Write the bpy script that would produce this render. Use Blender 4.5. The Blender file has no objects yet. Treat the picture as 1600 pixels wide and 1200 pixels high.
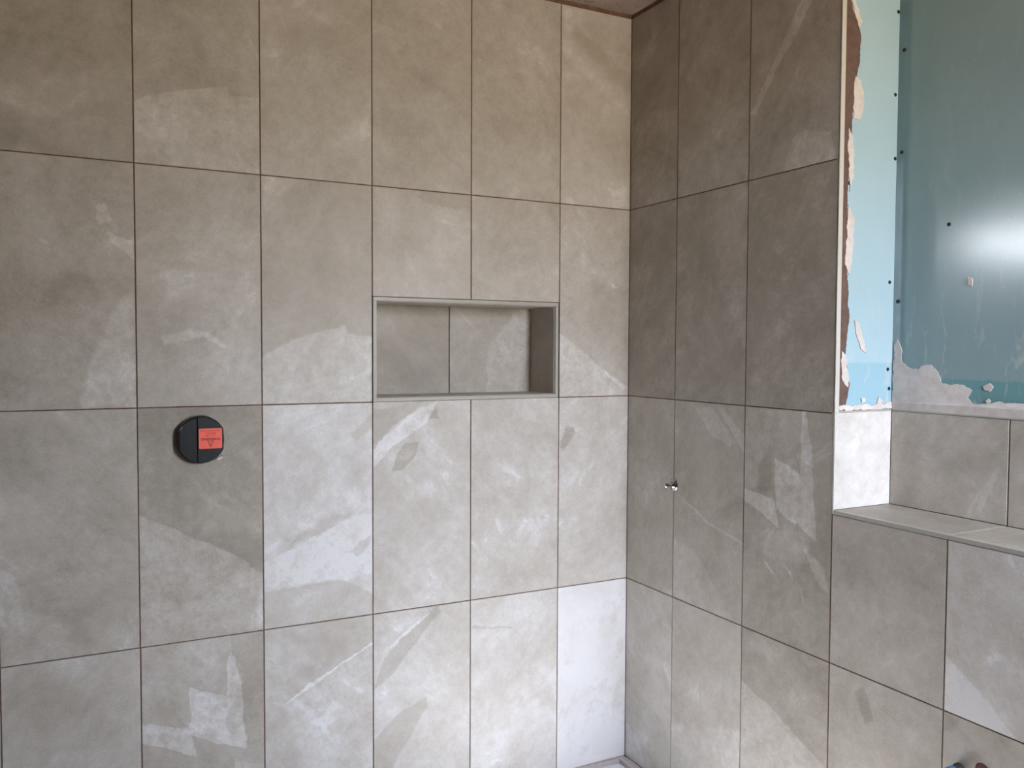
import bpy, bmesh, math, random
from mathutils import Vector, Matrix
from mathutils.geometry import tessellate_polygon
SC = bpy.context.scene
COL = SC.collection

# ------------------------------------------------------------ camera, sky, light, exposure
cam_d = bpy.data.cameras.new('camera')
cam = bpy.data.objects.new('camera', cam_d); COL.objects.link(cam)
yaw, pitch, roll = 1.09574761, -0.04065199, 0.00424194
f = Vector((math.cos(pitch)*math.cos(yaw), math.cos(pitch)*math.sin(yaw), math.sin(pitch)))
s = f.cross(Vector((0, 0, 1))).normalized(); u = s.cross(f)
s2 = s*math.cos(roll)+u*math.sin(roll); u2 = -s*math.sin(roll)+u*math.cos(roll)
M = Matrix((s2, u2, -f)).transposed().to_4x4(); M.translation = (-1.60367, -2.28512, 1.35392)
cam.matrix_world = M
cam_d.sensor_width = 36; cam_d.lens = 1321.664*36/1600; cam_d.clip_start = .02
SC.camera = cam

world = bpy.data.worlds.new('sky'); SC.world = world; world.use_nodes = True
wn = world.node_tree; wn.nodes.clear()
wo = wn.nodes.new('ShaderNodeOutputWorld'); wb = wn.nodes.new('ShaderNodeBackground')
tc = wn.nodes.new('ShaderNodeTexCoord'); sx = wn.nodes.new('ShaderNodeSeparateXYZ')
rp = wn.nodes.new('ShaderNodeValToRGB'); mr = wn.nodes.new('ShaderNodeMapRange')
mr.inputs['From Min'].default_value = -1; mr.inputs['From Max'].default_value = 1
e = rp.color_ramp.elements
e[0].position = 0.0; e[0].color = (.42, .34, .24, 1)       # lawn and paving below the horizon
e[1].position = 1.0; e[1].color = (.80, .90, 1.12, 1)
for p_, c_ in ((.47, (.49, .41, .295, 1)), (.51, (.55, .55, .55, 1)), (.62, (.85, .93, 1.08, 1))):
    k_ = e.new(p_); k_.color = c_
wn.links.new(tc.outputs['Generated'], sx.inputs[0]); wn.links.new(sx.outputs['Z'], mr.inputs['Value'])
wn.links.new(mr.outputs[0], rp.inputs[0]); wn.links.new(rp.outputs[0], wb.inputs[0])
wb.inputs[1].default_value = 10.0
wn.links.new(wb.outputs[0], wo.inputs[0])

def portal(name, loc, rot, sx_, sy_):
    l = bpy.data.lights.new(name, 'AREA'); l.shape = 'RECTANGLE'; l.size = sx_; l.size_y = sy_
    l.cycles.is_portal = True
    o = bpy.data.objects.new(name, l); COL.objects.link(o); o.location = loc; o.rotation_euler = rot
WX0, WX1, WZ0, WZ1, WY = -.33, .14, 1.08, 2.2, -2.75        # window in the wall behind the camera
GY0, GY1, GZ0, GZ1, GX = -.14, .52, 1.82, 2.07, -2.60         # unseen high window added past the shower wall's end for the board glare
portal('window_light', ((WX0+WX1)/2, WY-.02, (WZ0+WZ1)/2), (math.radians(90), 0, 0), WX1-WX0, WZ1-WZ0)
portal('added_window_light', (GX-.02, (GY0+GY1)/2, (GZ0+GZ1)/2), (math.radians(90), 0, math.radians(-90)), GY1-GY0, GZ1-GZ0)
vs = SC.view_settings
vs.view_transform = 'Standard'; vs.look = 'None'; vs.gamma = 1; vs.use_curve_mapping = False
vs.exposure = 2.47
sl = bpy.data.lights.new('sun', 'SUN'); sl.energy = 7; sl.angle = math.radians(4); sl.color = (1, .98, .97)   # hazy sun through the window behind the camera
so = bpy.data.objects.new('sun', sl); COL.objects.link(so)
so.rotation_euler = (math.radians(90-41), 0, math.radians(9))

# ------------------------------------------------------------ helpers
def tag(o, label=None, cat=None, group=None, kind=None):
    for k, v in (('label', label), ('category', cat), ('group', group), ('kind', kind)):
        if v: o[k] = v
    return o
def link(name, me, mat=None, parent=None):
    o = bpy.data.objects.new(name, me); COL.objects.link(o)
    if mat and not me.materials: me.materials.append(mat)
    elif mat and me.materials[0] != mat:
        o.material_slots[0].link = 'OBJECT'; o.material_slots[0].material = mat
    if parent: o.parent = parent
    return o
def mesh_of(name, bm):
    bmesh.ops.recalc_face_normals(bm, faces=bm.faces)
    me = bpy.data.meshes.new(name); bm.to_mesh(me); bm.free(); return me
def box(bm, x0, x1, y0, y1, z0, z1):
    vs_ = [bm.verts.new(p) for p in ((x0,y0,z0),(x1,y0,z0),(x1,y1,z0),(x0,y1,z0),(x0,y0,z1),(x1,y0,z1),(x1,y1,z1),(x0,y1,z1))]
    for a in ((0,3,2,1),(4,5,6,7),(0,1,5,4),(1,2,6,5),(2,3,7,6),(3,0,4,7)): bm.faces.new([vs_[i] for i in a])
    return vs_
def boxes(name, lst, mat, parent=None, bevel=0):
    bm = bmesh.new()
    for b in lst: box(bm, *b)
    if bevel: bmesh.ops.bevel(bm, geom=list(bm.edges), offset=bevel, segments=1, affect='EDGES')
    return link(name, mesh_of(name, bm), mat, parent)
def lathe(bm, prof, n, M=Matrix(), cap0=True, cap1=True):
    rings = []
    for r, h in prof:
        rings.append([bm.verts.new(M @ Vector((r*math.cos(2*math.pi*i/n), r*math.sin(2*math.pi*i/n), h))) for i in range(n)])
    for a, b in zip(rings, rings[1:]):
        for i in range(n): bm.faces.new((a[i], a[(i+1)%n], b[(i+1)%n], b[i]))
    if cap0: bm.faces.new(rings[0][::-1])
    if cap1: bm.faces.new(rings[-1])
def prism(name, pts, fn, d0, d1, mat, parent=None, smooth=False):
    """outline pts (a,b) extruded from depth d0 to d1; fn(a,b,d) gives the point"""
    bm = bmesh.new()
    A = [bm.verts.new(fn(a, b, d0)) for a, b in pts]; B = [bm.verts.new(fn(a, b, d1)) for a, b in pts]
    n = len(pts)
    for tri in tessellate_polygon([[Vector((a, b, 0)) for a, b in pts]]):
        for V in (A, B):
            try: bm.faces.new([V[i] for i in tri])
            except ValueError: pass
    for i in range(n): bm.faces.new((A[i], A[(i+1)%n], B[(i+1)%n], B[i]))
    return link(name, mesh_of(name, bm), mat, parent)

# ------------------------------------------------------------ materials
class NT:
    def __init__(self, name):
        self.m = bpy.data.materials.new(name); self.m.use_nodes = True
        self.t = self.m.node_tree; self.b = self.t.nodes['Principled BSDF']
    def n(self, kind, **kw):
        x = self.t.nodes.new('ShaderNode'+kind)
        for k, v in kw.items(): setattr(x, k, v)
        return x
    def l(self, a, b): self.t.links.new(a, b)
    def put(self, sock, v):
        if hasattr(v, 'is_linked') or isinstance(v, bpy.types.NodeSocket): self.l(v, sock)
        else: sock.default_value = v
    def math(self, op, a, b=0.0, c=None):
        x = self.n('Math', operation=op); self.put(x.inputs[0], a); self.put(x.inputs[1], b)
        if c is not None: self.put(x.inputs[2], c)
        return x.outputs[0]
    def vec(self, op, a, b=None, c=None, scale=None):
        x = self.n('VectorMath', operation=op); self.put(x.inputs[0], a)
        if b is not None: self.put(x.inputs[1], b)
        if c is not None: self.put(x.inputs[2], c)
        if scale is not None: self.put(x.inputs['Scale'], scale)
        return x.outputs['Value'] if op in ('DOT_PRODUCT', 'LENGTH') else x.outputs[0]
    def noise(self, v, scale, detail=4, rough=.55, out='Fac', dist=0):
        x = self.n('TexNoise'); self.l(v, x.inputs['Vector']); x.inputs['Scale'].default_value = scale
        x.inputs['Detail'].default_value = detail; x.inputs['Roughness'].default_value = rough
        x.inputs['Distortion'].default_value = dist
        return x.outputs[out]
    def maprange(self, v, a, b, c=0.0, d=1.0, smooth=True):
        x = self.n('MapRange', interpolation_type='SMOOTHSTEP' if smooth else 'LINEAR')
        self.put(x.inputs['Value'], v)
        for i, q_ in ((1, a), (2, b), (3, c), (4, d)): x.inputs[i].default_value = q_
        return x.outputs[0]
    def ramp(self, v, stops):
        x = self.n('ValToRGB'); self.l(v, x.inputs[0]); el = x.color_ramp.elements
        el[0].position, el[0].color = stops[0][0], (*stops[0][1], 1); el[1].position, el[1].color = stops[-1][0], (*stops[-1][1], 1)
        for p_, c_ in stops[1:-1]: k = el.new(p_); k.color = (*c_, 1)
        return x.outputs[0]
    def mix(self, fac, a, b):
        x = self.n('Mix', data_type='RGBA'); self.put(x.inputs[0], fac)
        self.put(x.inputs[6], a if hasattr(a, 'is_linked') else (*a, 1)); self.put(x.inputs[7], b if hasattr(b, 'is_linked') else (*b, 1))
        return x.outputs[2]
    def bump(self, h, strength=.2, dist=.001):
        x = self.n('Bump'); x.inputs['Strength'].default_value = strength; x.inputs['Distance'].default_value = dist
        self.l(h, x.inputs['Height']); self.l(x.outputs[0], self.b.inputs['Normal'])
    def fin(self, col=None, rough=None, metal=None, spec=None):
        if col is not None: self.put(self.b.inputs['Base Color'], col if hasattr(col, 'is_linked') else (*col, 1))
        if rough is not None: self.put(self.b.inputs['Roughness'], rough)
        if metal is not None: self.b.inputs['Metallic'].default_value = metal
        if spec is not None: self.b.inputs['Specular IOR Level'].default_value = spec
        return self.m

def poly_mask(T, qw, poly, soft):
    d = None; n = len(poly)
    for i in range(n):                                       # signed distance to each side, inside positive (ccw outline)
        (x0, y0), (x1, y1) = poly[i], poly[(i+1) % n]
        L = math.hypot(x1-x0, y1-y0)
        if L < 1e-5: continue
        nx, ny = -(y1-y0)/L, (x1-x0)/L
        v = T.vec('DOT_PRODUCT', qw, (nx, -(nx*x0+ny*y0), ny))
        d = v if d is None else T.math('MINIMUM', d, v)
    return T.maprange(d, -soft*.4, soft, 0, 1)

STONE = ((0.0, (.245, .209, .164)), (.30, (.360, .321, .266)), (.50, (.474, .430, .373)), (.70, (.586, .545, .497)), (.88, (.698, .668, .642)), (1.0, (.80, .783, .782)))
def stone_mat(key, seed, patches=(), tone=0.0, slant=1):
    """stone-print porcelain: cloudy body, slaty streaks, specks, and this tile's own printed veins and flakes"""
    T = NT('stone_tile_'+key)
    tcn = T.n('TexCoord').outputs['Object']
    P = T.vec('ADD', tcn, (seed*3.17, seed*1.31, seed*2.23))
    mp = T.n('Mapping', vector_type='TEXTURE'); T.l(P, mp.inputs['Vector']); mp.inputs['Rotation'].default_value = (0, math.radians(-48*slant), 0)
    mp.inputs['Scale'].default_value = (1.15, 1, .62)
    cloud = T.noise(P, 4.5, 7, .66, dist=.5)
    streak = T.noise(mp.outputs[0], 7.0, 9, .70, dist=.8)
    mott = T.noise(P, 38, 6, .72, dist=.4)
    fine = T.noise(P, 260, 3, .65)
    t = T.math('MULTIPLY_ADD', cloud, .70, tone+.5-.35-.24-.10-.11)
    t = T.math('MULTIPLY_ADD', streak, .48, t)
    t = T.math('MULTIPLY_ADD', mott, .44, T.math('ADD', t, -.09))
    t = T.math('MULTIPLY_ADD', fine, .30, T.math('ADD', t, -.04))
    # slaty flakes: a contour of the streak noise gives lighter shapes with one crisp side
    fl = T.maprange(streak, .565, .580); fl = T.math('MULTIPLY', fl, T.maprange(cloud, .50, .62))
    t = T.math('MULTIPLY_ADD', fl, .09, t)
    w1 = T.vec('MULTIPLY_ADD', T.noise(P, 14, 7, .68, 'Color'), (.050, 0, .050), (-.025, 0, -.025))
    w2 = T.vec('MULTIPLY_ADD', T.noise(P, 75, 5, .7, 'Color'), (.013, 0, .013), (-.0065, 0, -.0065))
    q0 = T.vec('MULTIPLY_ADD', tcn, (1, 0, 1), (0, 1, 0))
    qw = T.vec('ADD', T.vec('ADD', q0, w1), w2)
    qs = T.vec('ADD', T.vec('ADD', q0, T.vec('SCALE', w1, scale=.52)), w2)
    for polys, dl, so in patches:
        mk = None
        for p_ in polys:
            v = poly_mask(T, qs if so < .007 else qw, p_, so)
            mk = v if mk is None else T.math('MAXIMUM', mk, v)
        uneven = T.maprange(mott, .3, .62, .62, 1.0)
        t = T.math('MULTIPLY_ADD', T.math('MULTIPLY', mk, uneven), dl*1.65, t)
    pit = T.maprange(T.noise(P, 230, 2, .5), .66, .76)
    t = T.math('MULTIPLY_ADD', pit, -.16, t)
    chip = T.maprange(T.noise(P, 120, 3, .6), .67, .75)
    t = T.math('MULTIPLY_ADD', chip, .12, t)
    col = T.ramp(t, STONE)
    warm = T.maprange(T.noise(P, 6, 5, .65), .42, .70)
    col = T.mix(T.math('MULTIPLY', warm, .20), col, (.47, .40, .33))
    T.bump(T.math('ADD', streak, T.math('MULTIPLY', fine, .4)), .25, .0012)
    T.fin(col, T.maprange(mott, .3, .7, .44, .58), 0, .5)
    return T.m

def flat(name, col, rough=.6, metal=0, var=.12, scale=40, bump=0, spec=.5):
    T = NT(name); P = T.n('TexCoord').outputs['Object']
    nz = T.noise(P, scale, 5, .6)
    d = tuple(c*(1-var) for c in col); l = tuple(min(1, c*(1+var)) for c in col)
    if bump: T.bump(nz, bump, .002)
    return T.fin(T.mix(T.maprange(nz, .3, .7), d, l), rough, metal, spec)

M_ADH = flat('brown_tile_adhesive', (.185, .100, .075), .9, var=.25, scale=60, bump=.4)
M_ADH2 = flat('brown_primer_coat', (.135, .080, .064), .8, var=.18, scale=45, bump=.3)
M_TRIM = flat('satin_grey_trim', (.43, .41, .36), .42, 0, var=.03, scale=200)
M_TRIMW = flat('pale_edge_trim', (.60, .575, .53), .4, 0, var=.03, scale=200)
M_PLASTER = flat('joint_compound', (.66, .60, .57), .85, var=.10, scale=35, bump=.5)
M_WHITE = flat('white_acrylic', (.80, .84, .90), .35, var=.01)
M_SEAL = flat('grey_sealant', (.52, .46, .45), .5, var=.08)
M_BLACK = flat('black_moulded_plastic', (.0105, .012, .016), .34, var=.2, scale=80)
M_DARK = flat('screw_black', (.008, .008, .010), .5)
M_CHROME = flat('chrome', (.50, .49, .48), .12, 1, var=.02)
M_COPPER = flat('copper', (.62, .30, .22), .35, 1, var=.15)
M_BLUE = flat('blue_plastic', (.06, .19, .42), .35)
M_GREYP = flat('dark_rubber', (.03, .03, .032), .6)
M_STICK = flat('orange_sticker', (1.0, .15, .095), .45, var=.03)
M_INK = flat('sticker_ink', (.10, .012, .010), .6)
M_EDGE = flat('raw_cut_edge', (.36, .31, .22), .85, var=.3, scale=200, bump=.6)
M_PAINT = flat('room_paint', (.14, .125, .105), .9, var=.03, scale=4)
M_FLOOR = flat('sub_floor', (.30, .25, .19), .8, var=.2, scale=6)
M_FRAME = flat('window_frame_white', (.8, .8, .8), .35, var=.01)

def ceiling_mat():
    T = NT('ceiling_plaster'); P = T.n('TexCoord').outputs['Object']
    a = T.noise(P, 6, 6, .65); b = T.noise(P, 45, 5, .7)
    col = T.ramp(a, ((.25, (.30, .22, .18)), (.55, (.42, .33, .28)), (.8, (.47, .40, .34))))
    crumb = T.maprange(b, .57, .66)
    T.bump(b, .5, .004)
    return T.fin(T.mix(crumb, col, (.10, .06, .04)), .9)
M_CEIL = ceiling_mat()

def board_mat(name, zoff, c0=(.235, .338, .362), c1=(.27, .378, .400), low_c=(.135, .325, .345)):
    """moisture board paper: teal green, smeared here and there with joint compound, deeper colour near the sill"""
    T = NT(name); P = T.n('TexCoord').outputs['Object']
    sxn = T.n('SeparateXYZ'); T.l(P, sxn.inputs[0]); z = sxn.outputs['Z']
    n1 = T.noise(P, 3.5, 5, .6); n2 = T.noise(P, 90, 4, .7)
    col = T.ramp(n1, ((.3, c0), (.7, c1)))
    zz = T.math('ADD', z, T.math('MULTIPLY', T.noise(P, 30, 3), .012))
    low = T.maprange(zz, zoff, zoff-.006)
    col = T.mix(T.math('MULTIPLY', low, .8), col, low_c)
    mp = T.n('Mapping'); T.l(P, mp.inputs['Vector']); mp.inputs['Rotation'].default_value = (.5, .5, 0); mp.inputs['Scale'].default_value = (6, 6, 1.6)
    sm = T.maprange(T.noise(mp.outputs[0], 5, 7, .72, dist=.8), .53, .66)
    lowz = T.maprange(z, zoff+.30, zoff-.1, .06, .65)
    col = T.mix(T.math('MULTIPLY', sm, lowz), col, (.58, .60, .58))
    mp2 = T.n('Mapping'); T.l(P, mp2.inputs['Vector']); mp2.inputs['Rotation'].default_value = (.9, .2, 0); mp2.inputs['Scale'].default_value = (3, 3, 1)
    scf = T.maprange(T.noise(mp2.outputs[0], 16, 5, .75, dist=1.2), .66, .74)
    col = T.mix(T.math('MULTIPLY', scf, .45), col, (.56, .60, .60))
    fleck = T.maprange(n2, .67, .74)
    col = T.mix(T.math('MULTIPLY', fleck, .5), col, (.55, .58, .57))
    T.bump(n2, .12, .0006)
    return T.fin(col, T.maprange(n1, .3, .7, .15, .19), 0, .6)
M_BOARD = board_mat('moisture_board', 1.297)
M_BOARD_LIT = board_mat('moisture_board_lit', 1.335, (.39, .55, .63), (.43, .59, .67), (.30, .50, .61))  # same board as the back one, window light put into its paler colour
PATCHES = {
'L35': [[[[[-0.2018,-0.1892],[-0.0382,-0.2257],[0.0285,-0.2248],[-0.089,-0.1589],[-0.2007,-0.1322]]],0.09,0.02],[[[[-0.2042,-0.3179],[0.0544,-0.3202],[-0.0643,-0.2289],[-0.2026,-0.232]]],-0.1,0.05]],
'L34': [[[[[-0.1718,-0.3589],[0.0789,-0.3523],[0.075,-0.0844],[-0.0147,-0.1053],[-0.1042,-0.1336],[-0.1692,-0.1657]],[[0.0695,-0.3531],[0.1645,-0.3447],[0.1662,-0.1075],[0.0717,-0.1075]]],0.13,0.004]],
'L33': [[[[[-0.06,0.1565],[-0.0264,0.1209],[0.0426,0.1112],[0.0958,0.1257]]],0.1,0.015],[[[[-0.1267,0.0865],[-0.1108,0.0068],[-0.0268,0.037],[-0.0433,0.1179]]],-0.07,0.05]],
'L30': [[[[[-0.1015,0.2082],[0.066,0.0857],[0.1407,0.0659],[0.1399,0.127],[-0.0787,0.2512]]],-0.1,0.02],[[[[-0.1336,0.2027],[-0.1332,0.1446],[0.1291,-0.0174],[0.1288,0.0132],[-0.0069,0.125]]],0.08,0.02]],
'L25': [[[[[0.0642,0.1948],[0.0662,0.1429],[0.1027,0.1563],[0.0879,0.2013]],[[0.0827,0.1317],[0.1004,0.0943],[0.1499,0.0659],[0.1504,0.1082]]],0.15,0.006],[[[[-0.0585,-0.0724],[0.0215,-0.0935],[0.0888,-0.0379],[0.0787,0.039],[-0.0571,0.0177]]],-0.1,0.03],[[[[0.0185,-0.301],[0.1524,-0.3049],[0.149,-0.0047],[0.1128,-0.0372],[0.0693,-0.1314]]],0.13,0.012]],
'L24': [[[[[-0.0965,-0.1221],[-0.0893,-0.146],[0.0174,-0.1208],[-0.021,-0.1002]],[[-0.021,-0.1002],[0.0328,-0.1453],[0.0722,-0.1534],[0.0175,-0.1078]]],0.15,0.006],[[[[-0.0351,-0.0003],[-0.0231,-0.3085],[0.1519,-0.3136],[0.1565,0.2903],[0.0287,0.2458]]],0.07,0.08]],
'L23': [[[[[-0.1671,-0.33],[0.0811,-0.338],[0.0784,-0.0869],[-0.031,-0.1111],[-0.0993,-0.1392],[-0.166,-0.1817]],[[0.0757,-0.3378],[0.1752,-0.341],[0.1757,-0.1211],[0.0766,-0.108]]],0.17,0.004]],
'L22': [[[[[-0.0119,0.1413],[-0.0021,0.1182],[0.1591,0.0951],[0.1589,0.1759],[0.0214,0.1781]]],-0.12,0.012],[[[[0.0432,0.1832],[0.0492,0.167],[0.1589,0.1796],[0.1588,0.2133]]],0.1,0.006]],
'L21': [[[[[-0.1601,0.1505],[-0.1123,0.1665],[0.0535,0.2932],[0.0159,0.2901]]],0.12,0.008],[[[[-0.1646,0.3088],[-0.1643,0.1745],[-0.1477,0.1756],[0.0093,0.3011]]],-0.08,0.015]],
'L20': [[[[[-0.1499,-0.0896],[-0.1479,-0.3592],[0.1534,-0.3689],[0.1526,-0.3056],[-0.094,-0.1189]]],0.13,0.006],[[[[0.0315,-0.2102],[0.0465,-0.2351],[0.1397,-0.2969],[0.1395,-0.2759]],[[0.0556,0.0674],[0.0657,0.0432],[0.088,0.0481]]],0.2,0.003],[[[[-0.0353,-0.0575],[0.0264,-0.1896],[0.1391,-0.2423],[0.1356,0.0499],[-0.0127,0.0849]]],-0.07,0.02]],
'L15': [[[[[-0.151,-0.3253],[-0.0048,-0.3354],[-0.0031,-0.2256],[-0.0832,-0.1753],[-0.1487,-0.1965]]],0.06,0.015],[[[[-0.1003,-0.2542],[-0.0713,-0.2619],[-0.0641,-0.2243],[-0.0973,-0.227]],[[-0.0296,-0.175],[-0.0175,-0.2704],[0.0517,-0.2814],[0.039,-0.1844]]],-0.09,0.03],[[[[-0.1709,-0.0054],[-0.0924,0.0627],[-0.0624,0.2886],[-0.1653,0.3067]]],-0.05,0.06]],
'L14': [[[[[-0.1653,-0.3274],[0.1554,-0.3633],[0.1569,-0.1558],[0.0996,-0.1013],[-0.1606,0.0413]]],0.15,0.004],[[[[-0.077,-0.1689],[-0.0745,-0.2137],[-0.0517,-0.2218],[-0.0407,-0.1984]]],-0.12,0.02],[[[[0.1062,-0.2952],[0.1642,-0.3039],[0.157,-0.1472]]],0.1,0.01]],
'L13': [[[[[-0.1032,-0.1053],[0.0009,-0.0635],[0.0819,-0.0247],[0.1094,0.0035],[0.0101,-0.006],[-0.0514,-0.0531]]],-0.13,0.012],[[[[-0.1508,-0.1862],[0.0003,-0.1946],[0.0812,-0.1956],[0.1648,-0.1839],[0.1652,-0.0103],[0.1094,-0.0092],[-0.1503,-0.1209]]],0.08,0.006],[[[[-0.1635,-0.326],[0.1645,-0.3216],[0.1647,-0.2481],[0.0758,-0.1914],[0.0504,-0.1847],[-0.1625,-0.1968]]],-0.12,0.006],[[[[0.087,-0.1152],[0.1053,-0.1352],[0.1425,-0.0992],[0.15,-0.0745],[0.1091,-0.0868]]],-0.16,0.006],[[[[0.0644,0.1498],[0.0822,0.0595],[0.1373,0.0464],[0.11,0.1741]]],-0.1,0.03],[[[[0.0882,0.2109],[0.11,0.1921],[0.162,0.2348],[0.1565,0.2801]]],-0.12,0.006]],
'L12': [[[[[-0.152,0.1089],[-0.0953,0.1693],[-0.0413,0.2679],[-0.0952,0.2332],[-0.1518,0.1631]],[[-0.0991,0.1695],[0.0136,0.2384],[0.0475,0.3026],[-0.0413,0.2679],[-0.0952,0.2332]]],0.16,0.003],[[[[-0.0954,0.0999],[-0.0608,0.1032],[-0.0219,0.1435],[-0.012,0.1837],[-0.0511,0.1855],[-0.08,0.1503]],[[0.0196,0.2475],[0.0536,0.2463],[0.0415,0.2841]]],-0.18,0.003],[[[[-0.1555,0.1723],[0.0136,0.3034],[-0.1553,0.2804]]],-0.1,0.004],[[[[-0.1506,-0.1002],[-0.0804,-0.1258],[-0.0022,-0.0217],[-0.0414,0.1297],[-0.1503,0.0453]]],-0.06,0.05]],
'L11': [[[[[-0.1422,0.2522],[-0.142,0.1758],[-0.0136,0.2286],[-0.0138,0.2676]]],-0.06,0.03]],
'L10': [[[[[-0.1357,0.1484],[-0.1099,0.137],[-0.0795,0.1599],[-0.0728,0.2043],[-0.1035,0.2136]]],-0.25,0.008]],
'L05': [[[[[-0.1526,0.1859],[-0.0748,0.1238],[0.0494,0.1619],[0.0091,0.2726],[-0.151,0.2772]]],-0.06,0.06]],
'L04': [[[[[-0.1604,0.0785],[0.0566,0.0332],[0.0716,0.258],[0.0656,0.3134],[-0.1575,0.3063]]],0.08,0.006],[[[[0.055,0.0301],[0.1022,0.0202],[0.0993,0.0762],[0.0936,0.172],[0.0825,0.2117],[0.0683,0.2585],[0.0568,0.2348]],[[-0.0384,0.1788],[-0.0336,0.0504],[0.0308,0.0164],[0.1052,-0.0133],[0.1022,0.0237],[0.0575,0.1358]],[[-0.1607,0.0589],[-0.0217,-0.0079],[-0.0364,0.0728],[-0.1601,0.1046]],[[-0.0475,0.0549],[0.0071,0.0351],[-0.0314,0.1054]]],0.2,0.0025],[[[[-0.1444,0.1817],[-0.1378,0.1149],[-0.0442,0.071],[-0.0541,0.1567]]],-0.1,0.03],[[[[0.0716,-0.1079],[0.1526,-0.1271],[0.1531,-0.0658],[0.0722,-0.0355]]],0.1,0.003]],
'L03': [[[[[-0.0991,0.0803],[-0.038,-0.1537],[0.1634,-0.2015],[0.1644,0.2256],[-0.0364,0.127]]],0.08,0.02],[[[[-0.0991,0.0803],[0.053,0.1634],[0.053,0.1706],[-0.0364,0.1324]],[[0.053,0.1634],[0.1644,0.2201],[0.1644,0.2293],[0.053,0.1706]]],0.2,0.002],[[[[-0.0711,0.1563],[-0.0187,0.147],[0.0713,0.1857],[0.0898,0.2372],[-0.0004,0.278]]],-0.1,0.03]],
'L02': [[[[[-0.1517,0.0802],[-0.1002,0.108],[0.0581,0.2812],[0.048,0.3017],[-0.0418,0.2388],[-0.1192,0.1671]]],-0.13,0.004],[[[[-0.1523,-0.1611],[-0.1007,-0.173],[0.0138,0.002],[0.0078,0.0356],[-0.0907,-0.006],[-0.1521,-0.0681]]],-0.12,0.006],[[[[-0.1192,0.1819],[-0.0418,0.2295],[0.0218,0.273],[0.0218,0.2806],[-0.0418,0.2426]]],0.2,0.002]],
'L01': [[[[[-0.1448,0.2226],[-0.1447,0.2128],[-0.0106,0.1908],[-0.0106,0.1968]]],-0.12,0.002]],
'L00': [[[[[-0.0586,-0.2963],[0.015,-0.313],[0.1277,-0.2344],[0.1275,-0.2191]]],0.15,0.004]],
'R32': [[[[[-0.0526,0.0016],[-0.0261,-0.0064],[0.0158,0.0278],[0.0807,0.1207],[0.0443,0.1342]],[[-0.1515,-0.1314],[-0.1275,-0.1371],[-0.0261,-0.0064],[-0.0526,0.0016]]],0.16,0.004],[[[[-0.0299,-0.3103],[0.1495,-0.3199],[0.1285,-0.2407],[0.0444,-0.2111],[-0.0015,-0.2277]]],0.11,0.005],[[[[0.0499,-0.0991],[0.0525,-0.2083],[0.1514,-0.2457],[0.1459,-0.0216],[0.123,-0.0143]]],0.05,0.02]],
'R31': [[[[[-0.1477,-0.1784],[-0.1449,-0.3208],[0.1579,-0.3321],[0.1522,-0.0778]]],0.08,0.03]],
'R30': [[[[[-0.1239,-0.0368],[-0.1194,-0.3047],[0.1271,-0.3113],[0.1218,-0.0364],[0.0279,-0.0131]]],0.07,0.01]],
'R21': [[[[[0.0115,0.3121],[0.031,0.0232],[0.158,-0.1733],[0.1522,0.3053]]],0.07,0.03]],
'R22': [[[[[-0.1366,-0.3107],[0.1543,-0.2918],[0.12,-0.078],[-0.1156,-0.173]]],0.06,0.06]],
'R20': [[[[[0.0054,0.0418],[0.1378,0.0526],[0.1333,0.2808],[0.0341,0.2564]]],-0.07,0.04]],
'R10': [[[[[-0.1316,0.1279],[-0.128,-0.0837],[0.1295,-0.0195],[0.1272,0.097]]],0.05,0.05]],
'R11': [[[[[-0.0593,0.2865],[0.0126,0.2086],[0.0929,0.1858],[0.1182,0.2007],[0.0164,0.2875]],[[0.0434,0.2892],[0.1182,0.2007],[0.1689,0.1539],[0.1678,0.2056],[0.0698,0.2909]]],0.12,0.004],[[[[-0.1435,0.0194],[-0.01,-0.0438],[0.0038,-0.0357],[-0.122,0.013]],[[-0.0101,-0.0364],[-0.01,-0.0438],[0.1619,-0.0821],[0.1617,-0.0734]]],0.12,0.003],[[[[-0.1563,-0.1198],[-0.1528,-0.3061],[0.1291,-0.3024],[-0.0509,-0.1365]]],0.08,0.008]],
'R12': [[[[[-0.174,0.3068],[-0.1689,0.0707],[0.0528,0.12],[0.0609,0.3046]]],0.09,0.01],[[[[0.0499,0.0632],[0.0952,0.0708],[0.0837,0.2115],[0.065,0.3049],[0.0505,0.3039]],[[-0.0401,0.1751],[-0.0325,0.0411],[0.1054,-0.0174],[0.0952,0.0708],[0.0523,0.1408]],[[-0.1692,0.0829],[-0.1685,0.0531],[-0.0178,-0.0112],[-0.0376,0.0653]]],0.2,0.0025],[[[[-0.08,-0.0983],[-0.0468,-0.1264],[-0.0239,-0.1343],[-0.0564,-0.11]],[[-0.0071,-0.0887],[0.0377,-0.1389],[0.0242,-0.1128]],[[0.0527,-0.1433],[0.0666,-0.1947],[0.0615,-0.1604]]],0.2,0.002],[[[[0.0606,-0.0315],[0.1056,-0.1092],[0.1559,-0.1434],[0.1248,-0.0731]]],0.13,0.004],[[[[-0.0802,-0.0915],[0.0322,-0.0864],[0.1147,-0.0675],[0.0514,-0.0011],[-0.0584,-0.0224]]],0.07,0.006],[[[[-0.1095,0.1568],[-0.0957,0.0731],[-0.0451,0.0976],[-0.0474,0.1976]]],-0.1,0.012]],
'R02': [[[[[-0.1703,0.1562],[-0.1642,-0.1272],[0.1667,0.0252],[-0.0248,0.1123]]],0.14,0.004]],
'R00': [[[[[-0.1162,-0.1812],[-0.1131,-0.3684],[-0.0001,-0.3164],[-0.0509,-0.2017]]],0.1,0.004],[[[[0.0238,0.2301],[0.058,0.1689],[0.1373,0.1733],[0.1358,0.2516]]],-0.1,0.02]],
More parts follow.
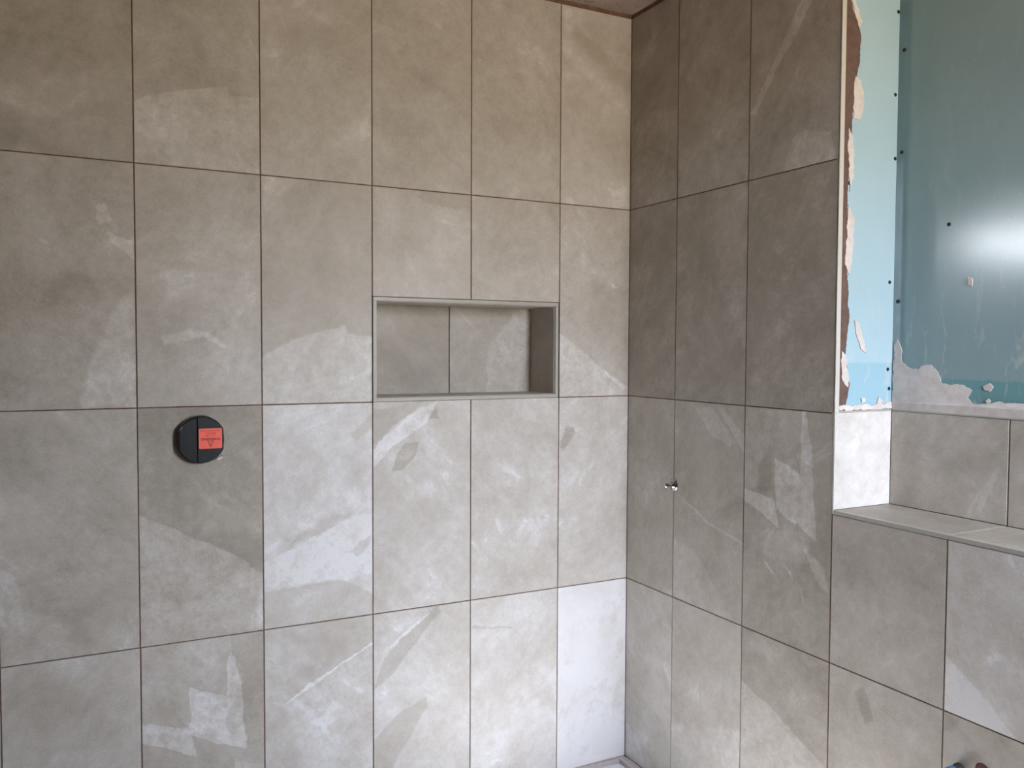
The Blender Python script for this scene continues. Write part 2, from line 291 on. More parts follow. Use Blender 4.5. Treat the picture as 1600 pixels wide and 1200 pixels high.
'R01': [[[[[-0.1611,-0.0943],[-0.1577,-0.2737],[0.1759,-0.1188],[0.173,0.0131],[0.0021,-0.0326]]],0.08,0.015]],
'R13': [[[[[-0.1127,0.0258],[-0.0712,-0.1609],[0.0965,-0.169],[0.0268,0.0529]]],0.04,0.06]],
'R14': [[[[[-0.1639,-0.0471],[-0.1565,-0.3172],[0.0675,-0.3261],[0.04,-0.1966]]],0.13,0.005],[[[[-0.1095,-0.2426],[-0.0783,-0.2666],[-0.0482,-0.2848],[-0.0731,-0.2581]]],0.2,0.003],[[[[-0.0785,-0.0642],[-0.0266,-0.0372],[-0.0404,-0.0028]]],0.1,0.01]],
'R03': [[[[[-0.0774,0.2551],[-0.0468,0.1898],[-0.0172,0.2062],[-0.0491,0.2805]]],-0.13,0.006]],
'R04': [[[[[-0.1569,0.2989],[-0.1554,0.2447],[-0.1294,0.2555],[-0.1105,0.2968]]],-0.12,0.01]],
'N1': [[[[[-0.0154,0.0135],[-0.0152,-0.1425],[0.1107,-0.1451],[0.162,0.1479],[0.083,0.1255]]],0.12,0.008],[[[[0.1327,0.0491],[0.135,0.043],[0.2317,0.0794],[0.227,0.0834]],[[0.227,0.0834],[0.2317,0.0794],[0.2954,0.1224],[0.2954,0.1286]]],0.2,0.002]],
'N0': [[[[[-0.2132,0.0508],[-0.0476,0.0331],[-0.0047,0.1432],[-0.213,0.1277]]],0.06,0.03]],
'B0': [[[[[-0.0642,0.047],[-0.0114,-0.0233],[0.1288,-0.0331],[0.1264,0.0517]]],-0.07,0.03]],
}
# ------------------------------------------------------------ geometry constants (metres; z=0 is the top of the tray)
JU = [0, .2629, .5654, .8679, 1.1704, 1.4729, 1.7754]        # tile joints along the left wall, from the corner
JR = [0, .2419, .5444, .8469, 1.1494, 1.4519, 1.7544, 2.0569, 2.3594, 2.6619]
H = .6025; J = .0015; TD = .009
JD = .0026                                                    # how deep the open joints are
TOPZ = 2.4165; CEIL = 2.431
SILL = .9637
RD = .208                                                    # depth of the window recess

# ------------------------------------------------------------ structure
wall_left = boxes('wall_left', [(-1.783, 0, JD, .21, -.09, 1.199), (-1.783, 0, JD, .21, 1.507, CEIL+.05),
                                (-1.783, -.8735, JD, .21, 1.199, 1.507), (-.2605, 0, JD, .21, 1.199, 1.507),
                                (-.8735, -.2605, .171, .21, 1.199, 1.507)], M_ADH)
tag(wall_left, 'left shower wall clad in large stone-look tiles with a niche', None, None, 'structure')
wall_right = boxes('wall_right', [(JD, RD+.12, -.8365, .21, -.09, CEIL+.05), (JD, RD+.12, WY, -.8365, -.09, SILL-.004)], M_ADH)
tag(wall_right, 'right wall of stone-look tiles ending at the recess ledge', None, None, 'structure')
wall_recess = boxes('wall_recess', [(RD+.034, RD+.12, WY, -.8365, SILL-.004, CEIL+.05)], M_ADH)
tag(wall_recess, 'recess lined with teal plasterboard above a tiled ledge', None, None, 'structure')
ceiling = boxes('ceiling', [(-2.7, RD+.12, WY-.1, 1.2, CEIL, CEIL+.08)], M_CEIL); tag(ceiling, 'rough pinkish unpainted ceiling above the tiled corner', None, None, 'structure')
floor = boxes('floor', [(-2.7, RD+.12, WY-.1, 1.2, -.17, -.09)], M_FLOOR); tag(floor, None, None, None, 'structure')
x0, x1 = -2.7, RD+.12
wall_back = boxes('wall_back', [(x0, WX0, WY-.12, WY, -.09, CEIL), (WX1, x1, WY-.12, WY, -.09, CEIL),
                                (WX0, WX1, WY-.12, WY, -.09, WZ0), (WX0, WX1, WY-.12, WY, WZ1, CEIL)], M_PAINT); tag(wall_back, None, None, None, 'structure')
wall_side = boxes('wall_side', [(GX-.1, GX, WY, GY0, -.09, CEIL), (GX-.1, GX, GY1, 1.2, -.09, CEIL),
                                (GX-.1, GX, GY0, GY1, -.09, GZ0), (GX-.1, GX, GY0, GY1, GZ1, CEIL)], M_PAINT); tag(wall_side, None, None, None, 'structure')
wall_far = boxes('wall_far', [(-2.7, -1.663, 1.1, 1.2, -.09, CEIL), (-1.783, -1.663, .21, 1.1, -.09, CEIL)], M_PAINT); tag(wall_far, None, None, None, 'structure')
w = boxes('window_1', [(WX0, WX1, WY-.08, WY-.03, WZ0, WZ0+.05), (WX0, WX1, WY-.08, WY-.03, WZ1-.05, WZ1),
                       (WX0, WX0+.05, WY-.08, WY-.03, WZ0+.05, WZ1-.05), (WX1-.05, WX1, WY-.08, WY-.03, WZ0+.05, WZ1-.05)], M_FRAME, None); tag(w, None, None, None, 'structure')
w = boxes('added_window_2', [(GX-.07, GX-.02, GY0, GY1, GZ0, GZ0+.04), (GX-.07, GX-.02, GY0, GY1, GZ1-.04, GZ1),
                       (GX-.07, GX-.02, GY0, GY0+.04, GZ0+.04, GZ1-.04), (GX-.07, GX-.02, GY1-.04, GY1, GZ0+.04, GZ1-.04)], M_FRAME, None); tag(w, None, None, None, 'structure')  # frame of the unseen window added for the glare

# ------------------------------------------------------------ tiles
random.seed(7)
MESH = {}
def tile_mesh(wd, ht, td=TD):
    k = (round(wd, 4), round(ht, 4), td)
    if k not in MESH:
        bm = bmesh.new(); box(bm, -wd/2, wd/2, 0, td, -ht/2, ht/2)
        bmesh.ops.bevel(bm, geom=[e_ for e_ in bm.edges if abs(e_.verts[0].co.y) < 1e-6 and abs(e_.verts[1].co.y) < 1e-6], offset=.0008, segments=1, affect='EDGES')
        MESH[k] = mesh_of('tile', bm)
        MESH[k].materials.append(M_EDGE)
    return MESH[k]
def hole_tile_mesh(wd, ht, cx, cz, r, n=36):
    """a tile with a round hole cut through it"""
    angs = sorted([2*math.pi*i/n for i in range(n)] + [math.atan2(z_-cz, x_-cx) % (2*math.pi) for x_ in (-wd/2, wd/2) for z_ in (-ht/2, ht/2)])
    bm = bmesh.new(); R = []
    for a in angs:
        dx, dz = math.cos(a), math.sin(a)
        tx = ((wd/2 if dx > 0 else -wd/2)-cx)/dx if abs(dx) > 1e-9 else 1e9
        tz = ((ht/2 if dz > 0 else -ht/2)-cz)/dz if abs(dz) > 1e-9 else 1e9
        t_ = min(tx, tz)
        rr = r*(1+random.uniform(-.012, .012))
        R.append([bm.verts.new(p) for p in ((cx+dx*rr, 0, cz+dz*rr), (cx+dx*t_, 0, cz+dz*t_), (cx+dx*t_, TD, cz+dz*t_), (cx+dx*rr, TD, cz+dz*rr))])
    m = len(R)
    for i in range(m):
        a, b = R[i], R[(i+1) % m]
        for j in range(4):
            fc = bm.faces.new((a[j], a[(j+1) % 4], b[(j+1) % 4], b[j]))
            if j == 3: fc.material_index = 1
    me = mesh_of('tile', bm); me.materials.append(M_EDGE); me.materials.append(M_EDGE)
    return me
SEED = [1]
def place_tile(wall, key, c, w_, h_, rot=(0, 0, 0), mesh=None, tone=None, td=TD):
    me = mesh or tile_mesh(w_, h_, td)
    o = bpy.data.objects.new('tile', me); COL.objects.link(o); o.parent = wall
    jit = random.uniform(-.0003, .0003)
    o.location = c; o.rotation_euler = rot
    SEED[0] += 1
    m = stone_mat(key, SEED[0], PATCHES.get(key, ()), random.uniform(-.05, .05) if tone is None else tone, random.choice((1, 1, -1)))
    o.material_slots[0].link = 'OBJECT'; o.material_slots[0].material = m
    return o
TONE = {'L35': -.10, 'L34': -.03, 'L33': .05, 'L32': .03, 'L31': .03, 'L30': .11, 'L25': -.06, 'L24': .0, 'L23': .02, 'L22': .10, 'L21': .04, 'L20': .03,  # tile variation plus wall shading put into base colour, darkest upper right
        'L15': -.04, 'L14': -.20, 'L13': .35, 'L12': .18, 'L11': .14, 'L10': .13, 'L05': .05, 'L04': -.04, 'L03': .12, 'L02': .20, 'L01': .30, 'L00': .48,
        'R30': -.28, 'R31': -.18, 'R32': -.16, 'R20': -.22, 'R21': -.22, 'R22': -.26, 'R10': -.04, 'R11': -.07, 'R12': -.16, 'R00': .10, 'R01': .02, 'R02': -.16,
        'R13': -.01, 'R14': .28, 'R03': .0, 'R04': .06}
HOLX = -1.3300                                               # hole centre; the cover sits a little off it
CAPX, CAPZ = -1.3262, 1.1215
for r in range(4):
    for c in range(6):
        key = 'L%d%d' % (r, c)
        a, b = JU[c]+(.001 if c == 0 else J), JU[c+1]-J
        z0, z1 = H*r+J, H*(r+1)-J
        if r == 0: z0 = .006
        if r == 3: z1 = TOPZ
        if r == 2 and c in (1, 2): z0 = 1.5015
        if r == 1 and c in (1, 2): z1 = 1.2045
        cx, cz = -(a+b)/2, (z0+z1)/2
        me = hole_tile_mesh(b-a, z1-z0, HOLX-cx, CAPZ-cz, .0630) if key == 'L14' else None
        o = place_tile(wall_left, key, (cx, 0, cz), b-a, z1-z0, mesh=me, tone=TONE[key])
PX, PZ = -1.2385, .5125                                      # pipe hole
RZ = (0, 0, math.radians(-90))
for r in range(4):
    for c in range(9):
        if r >= 2 and c > 2: continue
        if c > 6 and r > 1: continue
        key = 'R%d%d' % (r, c)
        a, b = JR[c]+(TD+.001 if c == 0 else J), JR[c+1]-J
        if r >= 1 and c == 2: b -= .0005
        z0, z1 = H*r+J, H*(r+1)-J
        if r == 0: z0 = .006
        if r == 3: z1 = TOPZ
        if r == 1 and c > 2: z1 = SILL-.0015
        if c == 0: a = .001
        cy, cz = -(a+b)/2, (z0+z1)/2
        me = hole_tile_mesh(b-a, z1-z0, -(PX-cy), PZ-cz, .0165, 24) if key == 'R04' else None
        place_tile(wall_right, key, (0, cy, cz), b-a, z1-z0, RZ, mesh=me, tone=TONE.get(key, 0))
# niche lining
NB = .160
for i, (a, b) in enumerate(((-.8585, -.5685), (-.5655, -.2755))):
    place_tile(wall_left, 'N%d' % i, ((a+b)/2, NB, 1.3525), b-a, .285, tone=(-.14, -.06)[i])
place_tile(wall_left, 'N2', (-.2790, NB/2+.003, 1.3525), NB-.006, .285, (0, 0, math.radians(-90)), tone=-.04)
place_tile(wall_left, 'N3', (-.8550, NB/2+.003, 1.3525), NB-.006, .285, (0, 0, math.radians(90)), tone=0)
for i, (a, b) in enumerate(((-.8540, -.5685), (-.5655, -.2800))):
    place_tile(wall_left, 'N%d' % (4+i), ((a+b)/2, NB/2+.003, 1.2175), b-a, NB-.006, (math.radians(-90), 0, 0), tone=0)
    place_tile(wall_left, 'N%d' % (6+i), ((a+b)/2, NB/2+.003, 1.4875), b-a, NB-.006, (math.radians(90), 0, 0), tone=-.04)
# recess: ledge tiles, back tiles, reveal tile
yj = [.8485, 1.1480, 1.4505, 1.7530, 2.0555, 2.3580, 2.6605]
for i in range(6):
    a, b = yj[i]+(-.0013 if i == 0 else .0015), yj[i+1]-.0015
    place_tile(wall_recess, 'B%d' % i, (RD-.008, -(a+b)/2, 1.0895), b-a, .233, RZ, tone=-.06)
    place_tile(wall_recess, 'S%d' % i, ((RD-.008)/2+.004, -(a+b)/2, .9725), RD-.020, b-a, (math.radians(-90), 0, 0), tone=-.20)  # ledge base tone darkened to offset the window light falling on it
place_tile(wall_recess, 'V0', ((RD-.008)/2+.001, -.8470, 1.0895), RD-.0115, .233, tone=.30)

# ------------------------------------------------------------ trims
# niche frame
x0, x1, z0, z1, t_ = -.8660, -.2665, 1.2055, 1.5000, .0105
nf = boxes('trim_1', [(x0, x1, -.0012, .012, z1-t_, z1), (x0, x1, -.0012, .012, z0, z0+t_),
                      (x0, x0+t_, -.0012, .012, z0+t_, z1-t_), (x1-t_, x1, -.0012, .012, z0+t_, z1-t_)], M_TRIM, None, .0008)
tag(nf, 'greige metal trim framing the wall niche', None, None, 'structure')
tr = boxes('trim_2', [(-.0010, .0125, -.8505, -.8475, 1.2066, TOPZ), (-.0010, .0015, -.8512, -.8465, SILL, 1.2066)], M_TRIMW, None, .0005)
tag(tr, 'pale vertical edge trim where the right wall tiles stop', None, None, 'structure')
tr = boxes('trim_3', [(-.0012, .0125, WY+.02, -.8510, SILL, SILL+.0095)], M_TRIM, None, .0008)
tag(tr, 'grey metal trim along the front of the tiled ledge', None, None, 'structure')
tr = boxes('trim_4', [(RD-.0095, RD+.006, WY+.02, -.8485, 1.2065, 1.2100), (.0130, RD-.0100, -.8485, -.8370, 1.2065, 1.2100)], M_TRIM, None, .0005)
tag(tr, 'thin grey trim capping the recess tiles below the plasterboard', None, None, 'structure')
tr = boxes('trim_5', [(-1.7860, -1.7765, -.0010, .012, .0, TOPZ)], M_TRIM, None, .0006)
tag(tr, 'beige upright trim at the outer end of the left wall tiles', None, None, 'structure')

# ------------------------------------------------------------ plasterboard, primer, compound, screws
YR = -.8400
b_rev = boxes('plasterboard', [(.004, RD, YR, -.8365, 1.2105, CEIL)], M_BOARD_LIT, wall_recess)
b_rev['label'] = 'narrow plasterboard strip beside the tiles, window light put into its pale blue'
def warped_board():
    """the big board bows a little between its fixings"""
    bm = bmesh.new(); ny, nz = 48, 24; y0, y1, z0, z1 = -.8375, WY+.005, 1.2105, CEIL
    def xx(y, z):
        s_ = (-y-.8375)
        return RD - .0015 + BOW(s_, z)
    G = [[bm.verts.new((xx(y0+(y1-y0)*i/ny, z0+(z1-z0)*k/nz), y0+(y1-y0)*i/ny, z0+(z1-z0)*k/nz)) for k in range(nz+1)] for i in range(ny+1)]
    Bk = [[bm.verts.new((RD+.0338, y0+(y1-y0)*i/ny, z0+(z1-z0)*k/nz)) for k in range(nz+1)] for i in range(ny+1)]
    for i in range(ny):
        for k in range(nz):
            for g in (G, Bk):
                fc = bm.faces.new((g[i][k], g[i+1][k], g[i+1][k+1], g[i][k+1])); fc.smooth = True
    rim = [(i, 0) for i in range(ny)]+[(ny, k) for k in range(nz)]+[(i, nz) for i in range(ny, 0, -1)]+[(0, k) for k in range(nz, 0, -1)]
    for q_ in range(len(rim)):
        a, b = rim[q_], rim[(q_+1) % len(rim)]
        bm.faces.new((G[a[0]][a[1]], G[b[0]][b[1]], Bk[b[0]][b[1]], Bk[a[0]][a[1]]))
    o = link('plasterboard', mesh_of('plasterboard', bm), M_BOARD, wall_recess); return o
def BOW(s_, z): return .022*math.sin(min(1.0, s_/.9)*math.pi)
b_back = warped_board(); b_back['label'] = 'wide dull teal plasterboard with a window reflection'

def ragged(pts, amp, step=.006, seed=0, closed=True):
    rnd = random.Random(seed); out = []; n = len(pts)
    for i in range(n if closed else n-1):
        (a0, b0), (a1, b1) = pts[i], pts[(i+1) % n]; L = math.hypot(a1-a0, b1-b0); m = max(1, int(L/step))
        for k in range(m):
            t = k/m; j = 0 if k == 0 else 1
            out.append((a0+(a1-a0)*t+rnd.uniform(-amp, amp)*j, b0+(b1-b0)*t+rnd.uniform(-amp, amp)*j))
    if not closed: out.append(pts[-1])
    return out
on_rev = lambda a, b, d: (a, YR-d, b)
def on_back(a, b, d): return (RD-.0015+BOW(a-.8375, b)-d, -a, b)
# brown primer showing between the trim and the board's torn paper edge
ADH = [(0.0284, 1.213), (0.0435, 1.2172), (0.0571, 1.2742), (0.0379, 1.3361), (0.0505, 1.4286), (0.0409, 1.5356), (0.043, 1.612), (0.0365, 1.6875), (0.0395, 1.8089), (0.0476, 1.9004), (0.0558, 1.9919), (0.0635, 2.0232), (0.0721, 2.0998), (0.0557, 2.142), (0.0373, 2.1833), (0.0300, 2.2705), (.034, 2.35), (.030, CEIL-.001)]
edge = ragged(ragged(ADH, .0040, .020, 3, False), .0012, .004, 8, False)
o = prism('primer_strip', [(.006, 1.2115)]+edge+[(.006, CEIL-.001)], on_rev, -.0005, .0012, M_ADH2, b_rev)
o['label'] = 'ragged reddish brown primer strip beside the pale trim'
DR = [[(0.0394, 2.1837), (0.0501, 2.1858), (0.0663, 2.1514), (0.0754, 2.138), (0.065, 2.1211), (0.0557, 2.142)], [(0.0553, 2.0069), (0.0751, 2.0023), (0.0876, 1.951), (0.0736, 1.9067), (0.0517, 1.9085), (0.0524, 1.9613)], [(0.0373, 1.8841), (0.0509, 1.8631), (0.0555, 1.7803), (0.0438, 1.7337), (0.0374, 1.8087)], [(0.0404, 1.703), (0.0632, 1.6667), (0.0569, 1.5822), (0.0452, 1.5357), (0.0314, 1.5656), (0.0378, 1.6421)], [(0.068, 1.4289), (0.0858, 1.4215), (0.0954, 1.3984), (0.1103, 1.3486), (0.0921, 1.3594), (0.0733, 1.3981)], [(0.0266, 1.3546), (0.0399, 1.3438), (0.0545, 1.2897), (0.0508, 1.2666), (0.0375, 1.2745), (0.0284, 1.29)], [(0.0217, 1.2224), (0.0873, 1.2238), (0.1779, 1.2215), (0.2055, 1.2271), (0.2055, 1.2110), (0.0222, 1.2110)], [(0.1589, 1.241), (0.173, 1.2311), (0.1643, 1.2154), (0.1525, 1.2253)], [(0.0957, 1.2392), (0.1091, 1.2405), (0.1116, 1.231), (0.0983, 1.2282)]]
for i, p_ in enumerate(DR): prism('plaster_patch', ragged(ragged(p_, .0035, .012, 20+i), .0012, .004, 70+i), on_rev, -.0005, .0016+.0002*i, M_PLASTER, b_rev)
DB = [[(0.8427, 1.328), (0.8609, 1.3362), (0.8796, 1.3176), (0.9101, 1.3104), (0.9444, 1.3219), (0.9619, 1.304), (0.9692, 1.28), (1.0087, 1.2784), (1.044, 1.2651), (1.0351, 1.2471), (1.0448, 1.2359), (1.1172, 1.2401), (1.45, 1.238), (1.9, 1.244), (1.95, 1.2110), (1.0268, 1.2110), (0.843, 1.2110)], [(0.8453, 1.3679), (0.8542, 1.3837), (0.8658, 1.36), (0.8636, 1.3046), (0.8452, 1.3041)], [(1.07, 1.275), (1.0864, 1.2828), (1.0941, 1.2745), (1.0869, 1.2642), (1.0748, 1.2665)], [(1.0769, 1.2435), (1.0844, 1.2483), (1.0891, 1.2413), (1.0817, 1.2352)], [(1.0289, 1.5255), (1.0384, 1.5219), (1.0389, 1.503), (1.0294, 1.5065)]]
for i, p_ in enumerate(DB):
    q_ = [(max(a, .843), 1.2098 if b < 1.218 else b) for a, b in ragged(ragged(p_, .0050, .014, 40+i), .0014, .005, 90+i)]
    prism('plaster_patch', q_, on_back, -.0060, .0014+.0002*i, M_PLASTER, b_back)
def screw(parent, p, nrm):
    Z = Vector(nrm); Mx = Matrix.Translation(Vector(p)) @ Z.to_track_quat('Z', 'Y').to_matrix().to_4x4()
    bm = bmesh.new(); lathe(bm, [(.0047, -.002), (.0047, .0006), (.0040, .0013), (.0018, .0014), (.0012, .0004)], 12, Mx)
    link('screw', mesh_of('screw', bm), M_DARK, parent)
for a, b in [(0.2015, 2.1856), (0.1969, 1.9845), (0.2010, 1.8292), (0.0432, 1.7548), (0.1913, 1.5248), (0.1913, 1.3089), (0.1975, 1.2609)]: screw(b_rev, (a, YR, b), (0, -1, 0))
for a, b in [(0.8537, 2.0904), (0.853, 1.8426), (0.8517, 1.4772), (0.9789, 1.6513), (0.8843, 1.2150)]: screw(b_back, on_back(a, b, 0), (-1, 0, 0))

# ------------------------------------------------------------ valve cover on the left wall
vc = bpy.data.objects.new('valve_cover', None); COL.objects.link(vc); vc.location = (CAPX, .012, CAPZ)
tag(vc, 'black plastic shower valve cover with orange warning sticker on the left wall tiles', 'valve cover')
def trunc_outline(r, w_, n=72):
    out = []
    for i in range(n):
        a = 2*math.pi*i/n; x, z = r*math.cos(a), r*math.sin(a)
        out.append((max(-w_, min(w_, x)), z))
    return out
def cap_solid(name, layers, mat, parent, cut=None, half=None):
    bm = bmesh.new(); rings = []
    for r, w_, y in layers:
        pts = trunc_outline(r, w_)
        if half: pts = [(half(x), z) for x, z in pts]
        rings.append([bm.verts.new((x, y, z)) for x, z in pts])
    n = len(rings[0])
    for a, b in zip(rings, rings[1:]):
        for i in range(n): bm.faces.new((a[i], a[(i+1) % n], b[(i+1) % n], b[i]))
    bm.faces.new(rings[0]); bm.faces.new(rings[-1])
    bmesh.ops.remove_doubles(bm, verts=bm.verts, dist=1e-6)
    return link(name, mesh_of(name, bm), mat, parent)
CD = -.036
body = cap_solid('cover_body', [(.0605, .0550, -.003), (.0605, .0550, CD+.006), (.0598, .0543, CD+.003), (.0582, .0530, CD+.002)], M_BLACK, vc)
# raised face in two halves with the groove between them
lf = cap_solid('face_panel', [(.0582, .0530, CD+.0022), (.0578, .0525, CD-.001), (.0560, .0508, CD-.003)], M_BLACK, vc, half=lambda x: min(x, -.0115))
rf = cap_solid('face_panel', [(.0582, .0530, CD+.0022), (.0580, .0528, CD-.002), (.0572, .0522, CD-.003)], M_BLACK, vc, half=lambda x: max(x, -.0080))
for o in (lf, rf):
    bm = bmesh.new(); bm.from_mesh(o.data); bmesh.ops.remove_doubles(bm, verts=bm.verts, dist=1e-5); bm.to_mesh(o.data); bm.free()
bm = bmesh.new(); lathe(bm, [(.0014, -.001), (.0014, .001), (.0009, .0016)], 10, Matrix.Translation((.006, CD-.003, -.0455)) @ Matrix.Rotation(math.radians(90), 4, 'X'))
link('locating_pin', mesh_of('locating_pin', bm), flat('grey_pin', (.16, .17, .18), .4), vc)
o = prism('plaster_crumb', ragged([(.036, -.0500), (.046, -.0440), (.0505, -.0420), (.0480, -.0500), (.040, -.0525)], .001, .003, 5), lambda a, b, d: (a, d, b), CD-.0045, CD+.004, M_PLASTER, vc)
o['label'] = 'pale crumb stuck to the lower right rim'
bm = bmesh.new(); lathe(bm, [(.0622, .0), (.0622, .0006)], 48, Matrix.Translation((HOLX-CAPX, -.0098, 0)) @ Matrix.Rotation(math.radians(90), 4, 'X'))
link('backing_disc', mesh_of('backing_disc', bm), M_EDGE, vc)['label'] = 'tan board showing round the cover'
# sticker
sx0, sx1, sz0, sz1 = -.0060, .0500, -.0225, .0290
def rrect(x0, x1, z0, z1, r, n=4):
    out = []
    for cx, cz, a0 in ((x1-r, z1-r, 0), (x0+r, z1-r, 90), (x0+r, z0+r, 180), (x1-r, z0+r, 270)):
        for i in range(n+1):
            a = math.radians(a0+90*i/n); out.append((cx+r*math.cos(a), cz+r*math.sin(a)))
    return out
FY = CD-.003
st = prism('warning_sticker', rrect(sx0, sx1, sz0, sz1, .0025), lambda a, b, d: (a, d, b), FY-.0003, FY+.0002, M_STICK, vc)
st['label'] = 'square orange-red sticker with upside-down dark lettering'
bm = bmesh.new()
def quad(bm, x0, x1, z0, z1): box(bm, x0, x1, FY-.00055, FY-.0003, z0, z1)
mx = (sx0+sx1)/2
# warning triangle, printed upside down, with its exclamation mark
def seg(bm, p, q_, w_):
    d = Vector((q_[0]-p[0], q_[1]-p[1])); nrm = Vector((-d.y, d.x)).normalized()*w_/2
    pts = [(p[0]+nrm.x, p[1]+nrm.y), (q_[0]+nrm.x, q_[1]+nrm.y), (q_[0]-nrm.x, q_[1]-nrm.y), (p[0]-nrm.x, p[1]-nrm.y)]
    A = [bm.verts.new((x, FY-.0003, z)) for x, z in pts]; B = [bm.verts.new((x, FY-.00055, z)) for x, z in pts]
    bm.faces.new(A); bm.faces.new(B[::-1])
    for i in range(4): bm.faces.new((A[i], A[(i+1) % 4], B[(i+1) % 4], B[i]))
tz0, tz1 = -.0180, -.0035
for p, q_ in (((mx, tz0), (mx-.0072, tz1)), ((mx, tz0), (mx+.0072, tz1)), ((mx-.0078, tz1), (mx+.0078, tz1))): seg(bm, p, q_, .0011)
seg(bm, (mx, -.0132), (mx, -.0078), .0011); seg(bm, (mx, -.0066), (mx, -.0055), .0012)
# three rows of small illegible print
rnd = random.Random(4)
for zc, hw in ((.0228, .0245), (.0165, .0140), (.0105, .0125)):
    x = mx-hw
    while x < mx+hw:
        wd = rnd.uniform(.0006, .0016)
        k = rnd.random()
        if k < .55: quad(bm, x, x+.0005, zc-.0011, zc+.0011); quad(bm, x+.0005, x+wd, zc+rnd.choice((-.0010, .0, .0006)), zc+rnd.choice((-.0006, .0004, .0010))+.0002)
        elif k < .82: quad(bm, x, x+wd, zc-.0011, zc-.0006); quad(bm, x, x+.0005, zc-.0006, zc+.0011)
        x += wd+.0006
link('sticker_print', mesh_of('sticker_print', bm), M_INK, st)
cu = bpy.data.curves.new('warning_text', 'FONT'); cu.body = 'WARNING'; cu.size = .0094; cu.align_x = 'CENTER'; cu.align_y = 'CENTER'; cu.extrude = .00015; cu.offset = .00012; cu.space_character = 1.05
to = bpy.data.objects.new('t', cu); COL.objects.link(to); bpy.context.view_layer.update()
tm = bpy.data.meshes.new_from_object(to.evaluated_get(bpy.context.evaluated_depsgraph_get())); bpy.data.objects.remove(to)
tm.transform(Matrix.Translation((mx, FY-.0005, .0020)) @ Matrix.Rotation(math.radians(180), 4, 'Y') @ Matrix.Rotation(math.radians(90), 4, 'X') @ Matrix.Scale(1.0, 4))
tm.materials.clear(); link('warning_lettering', tm, M_INK, st)

# ------------------------------------------------------------ chrome knob on the right wall
kn = bpy.data.objects.new('chrome_wall_knob', None); COL.objects.link(kn); kn.location = (0, -.2440, .9465)
tag(kn, 'small chrome knob with a flared collar over a tile joint on the right wall', 'knob')
KM = Matrix.Rotation(math.radians(-90), 4, 'Y')
bm = bmesh.new(); lathe(bm, [(.0180, -.002), (.0190, .0), (.0190, .002), (.0165, .0045), (.0125, .0070), (.0090, .0115), (.0070, .0150), (.0045, .0165)], 10, KM)
o = link('collar', mesh_of('collar', bm), M_CHROME, kn)
bm = bmesh.new(); lathe(bm, [(.0045, .015), (.0040, .022), (.0062, .0240), (.0075, .0275), (.0070, .0320), (.0045, .0350), (.0012, .0358)], 10, KM)
o2 = link('knob_head', mesh_of('knob_head', bm), M_CHROME, kn)

# ------------------------------------------------------------ pipes at the bottom of the right wall
cp = bpy.data.objects.new('copper_pipe', None); COL.objects.link(cp); cp.location = (0, PX, PZ)
tag(cp, 'bare copper pipe end in a round hole in the lower right wall tile', 'pipe')
def pipe(name, parent, r0, r1, d0, d1, mat, off=(0, 0, 0), n=28):
    bm = bmesh.new()
    Mx = Matrix.Translation(off) @ Matrix.Rotation(math.radians(-90), 4, 'Y')
    lathe(bm, [(r1, d0), (r1, d1-.0008), (r1-.0006, d1), (r0, d1), (r0, d0)], n, Mx, False, False)
    o = link(name, mesh_of(name, bm), mat, parent)
    for p_ in o.data.polygons: p_.use_smooth = True
    return o
pipe('pipe_body', cp, .0065, .0075, -.0080, .012, M_COPPER, (0, -.0035, -.0045))
pipe('backing_ring', cp, .0078, .0160, -.0085, -.0060, M_ADH, (0, 0, 0))
bp_ = bpy.data.objects.new('capped_pipe', None); COL.objects.link(bp_); bp_.location = (0, -1.190, .4950)
tag(bp_, 'dark pipe tail with a blue cap at the bottom edge, left of the copper pipe', 'pipe')
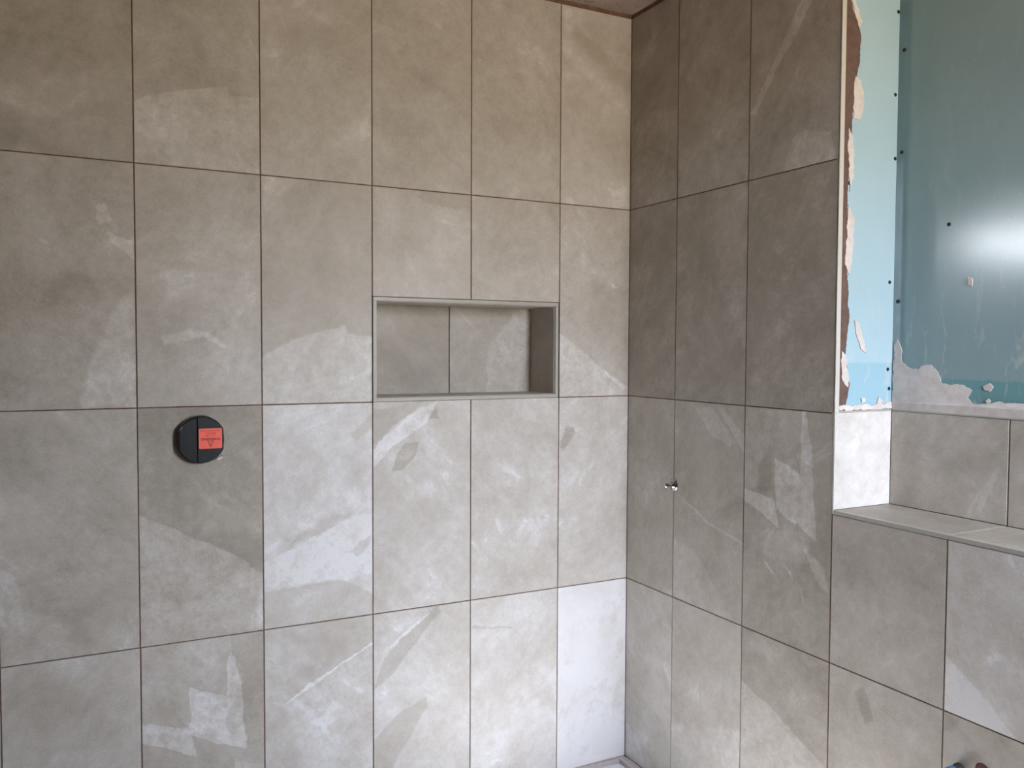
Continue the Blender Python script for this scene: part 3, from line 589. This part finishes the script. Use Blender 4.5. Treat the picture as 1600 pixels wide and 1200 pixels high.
bm = bmesh.new(); lathe(bm, [(.012, -.001), (.013, .0), (.013, .006), (.011, .009), (.011, .020), (.009, .021)], 28, Matrix.Rotation(math.radians(-90), 4, 'Y')); link('pipe_tail', mesh_of('pipe_tail', bm), M_GREYP, bp_)
bm = bmesh.new(); lathe(bm, [(.0105, .0195), (.0115, .0205), (.0115, .034), (.010, .036)], 24, Matrix.Rotation(math.radians(-90), 4, 'Y')); link('cap', mesh_of('cap', bm), M_BLUE, bp_)['label'] = 'blue plastic cap'

# ------------------------------------------------------------ shower tray in the corner
st_ = bpy.data.objects.new('shower_tray', None); COL.objects.link(st_); st_.location = (-.90, -.46, -.09)
tag(st_, 'white glossy shower tray corner at the foot of the tiled walls', 'shower tray')
bm = bmesh.new(); loops = []
def ringrect(x0, x1, y0, y1, r, z, n=6):
    out = []
    for cx, cy, a0 in ((x1-r, y1-r, 0), (x0+r, y1-r, 90), (x0+r, y0+r, 180), (x1-r, y0+r, 270)):
        for i in range(n+1):
            a = math.radians(a0+90*i/n); out.append(bm.verts.new((cx+r*math.cos(a), cy+r*math.sin(a), z)))
    return out
hx, hy = .872, .450
L_ = [ringrect(-hx, hx, -hy, hy, .004, 0), ringrect(-hx, hx, -hy, hy, .004, .078), ringrect(-hx+.004, hx-.004, -hy+.004, hy-.004, .006, .082),
      ringrect(-hx+.045, hx-.045, -hy+.045, hy-.045, .05, .082), ringrect(-hx+.06, hx-.06, -hy+.06, hy-.06, .06, .070), ringrect(-hx+.12, hx-.12, -hy+.12, hy-.12, .08, .062)]
for a, b in zip(L_, L_[1:]):
    for i in range(len(a)): bm.faces.new((a[i], a[(i+1) % len(a)], b[(i+1) % len(a)], b[i]))
bm.faces.new(L_[0]); bm.faces.new(L_[-1])
link('tray_body', mesh_of('tray_body', bm), M_WHITE, st_)
bm = bmesh.new(); lathe(bm, [(.055, .060), (.055, .065), (.050, .0665), (.010, .0675)], 32); link('waste_cover', mesh_of('waste_cover', bm), M_CHROME, st_)
bd = boxes('sealant_bead', [(-.872, .895, .4485, .4600, .0790, .0955), (.8700, .8985, -.450, .4485, .0790, .0955)], M_SEAL, st_)
bd['label'] = 'grey-pink sealant bead between tray and tiles'
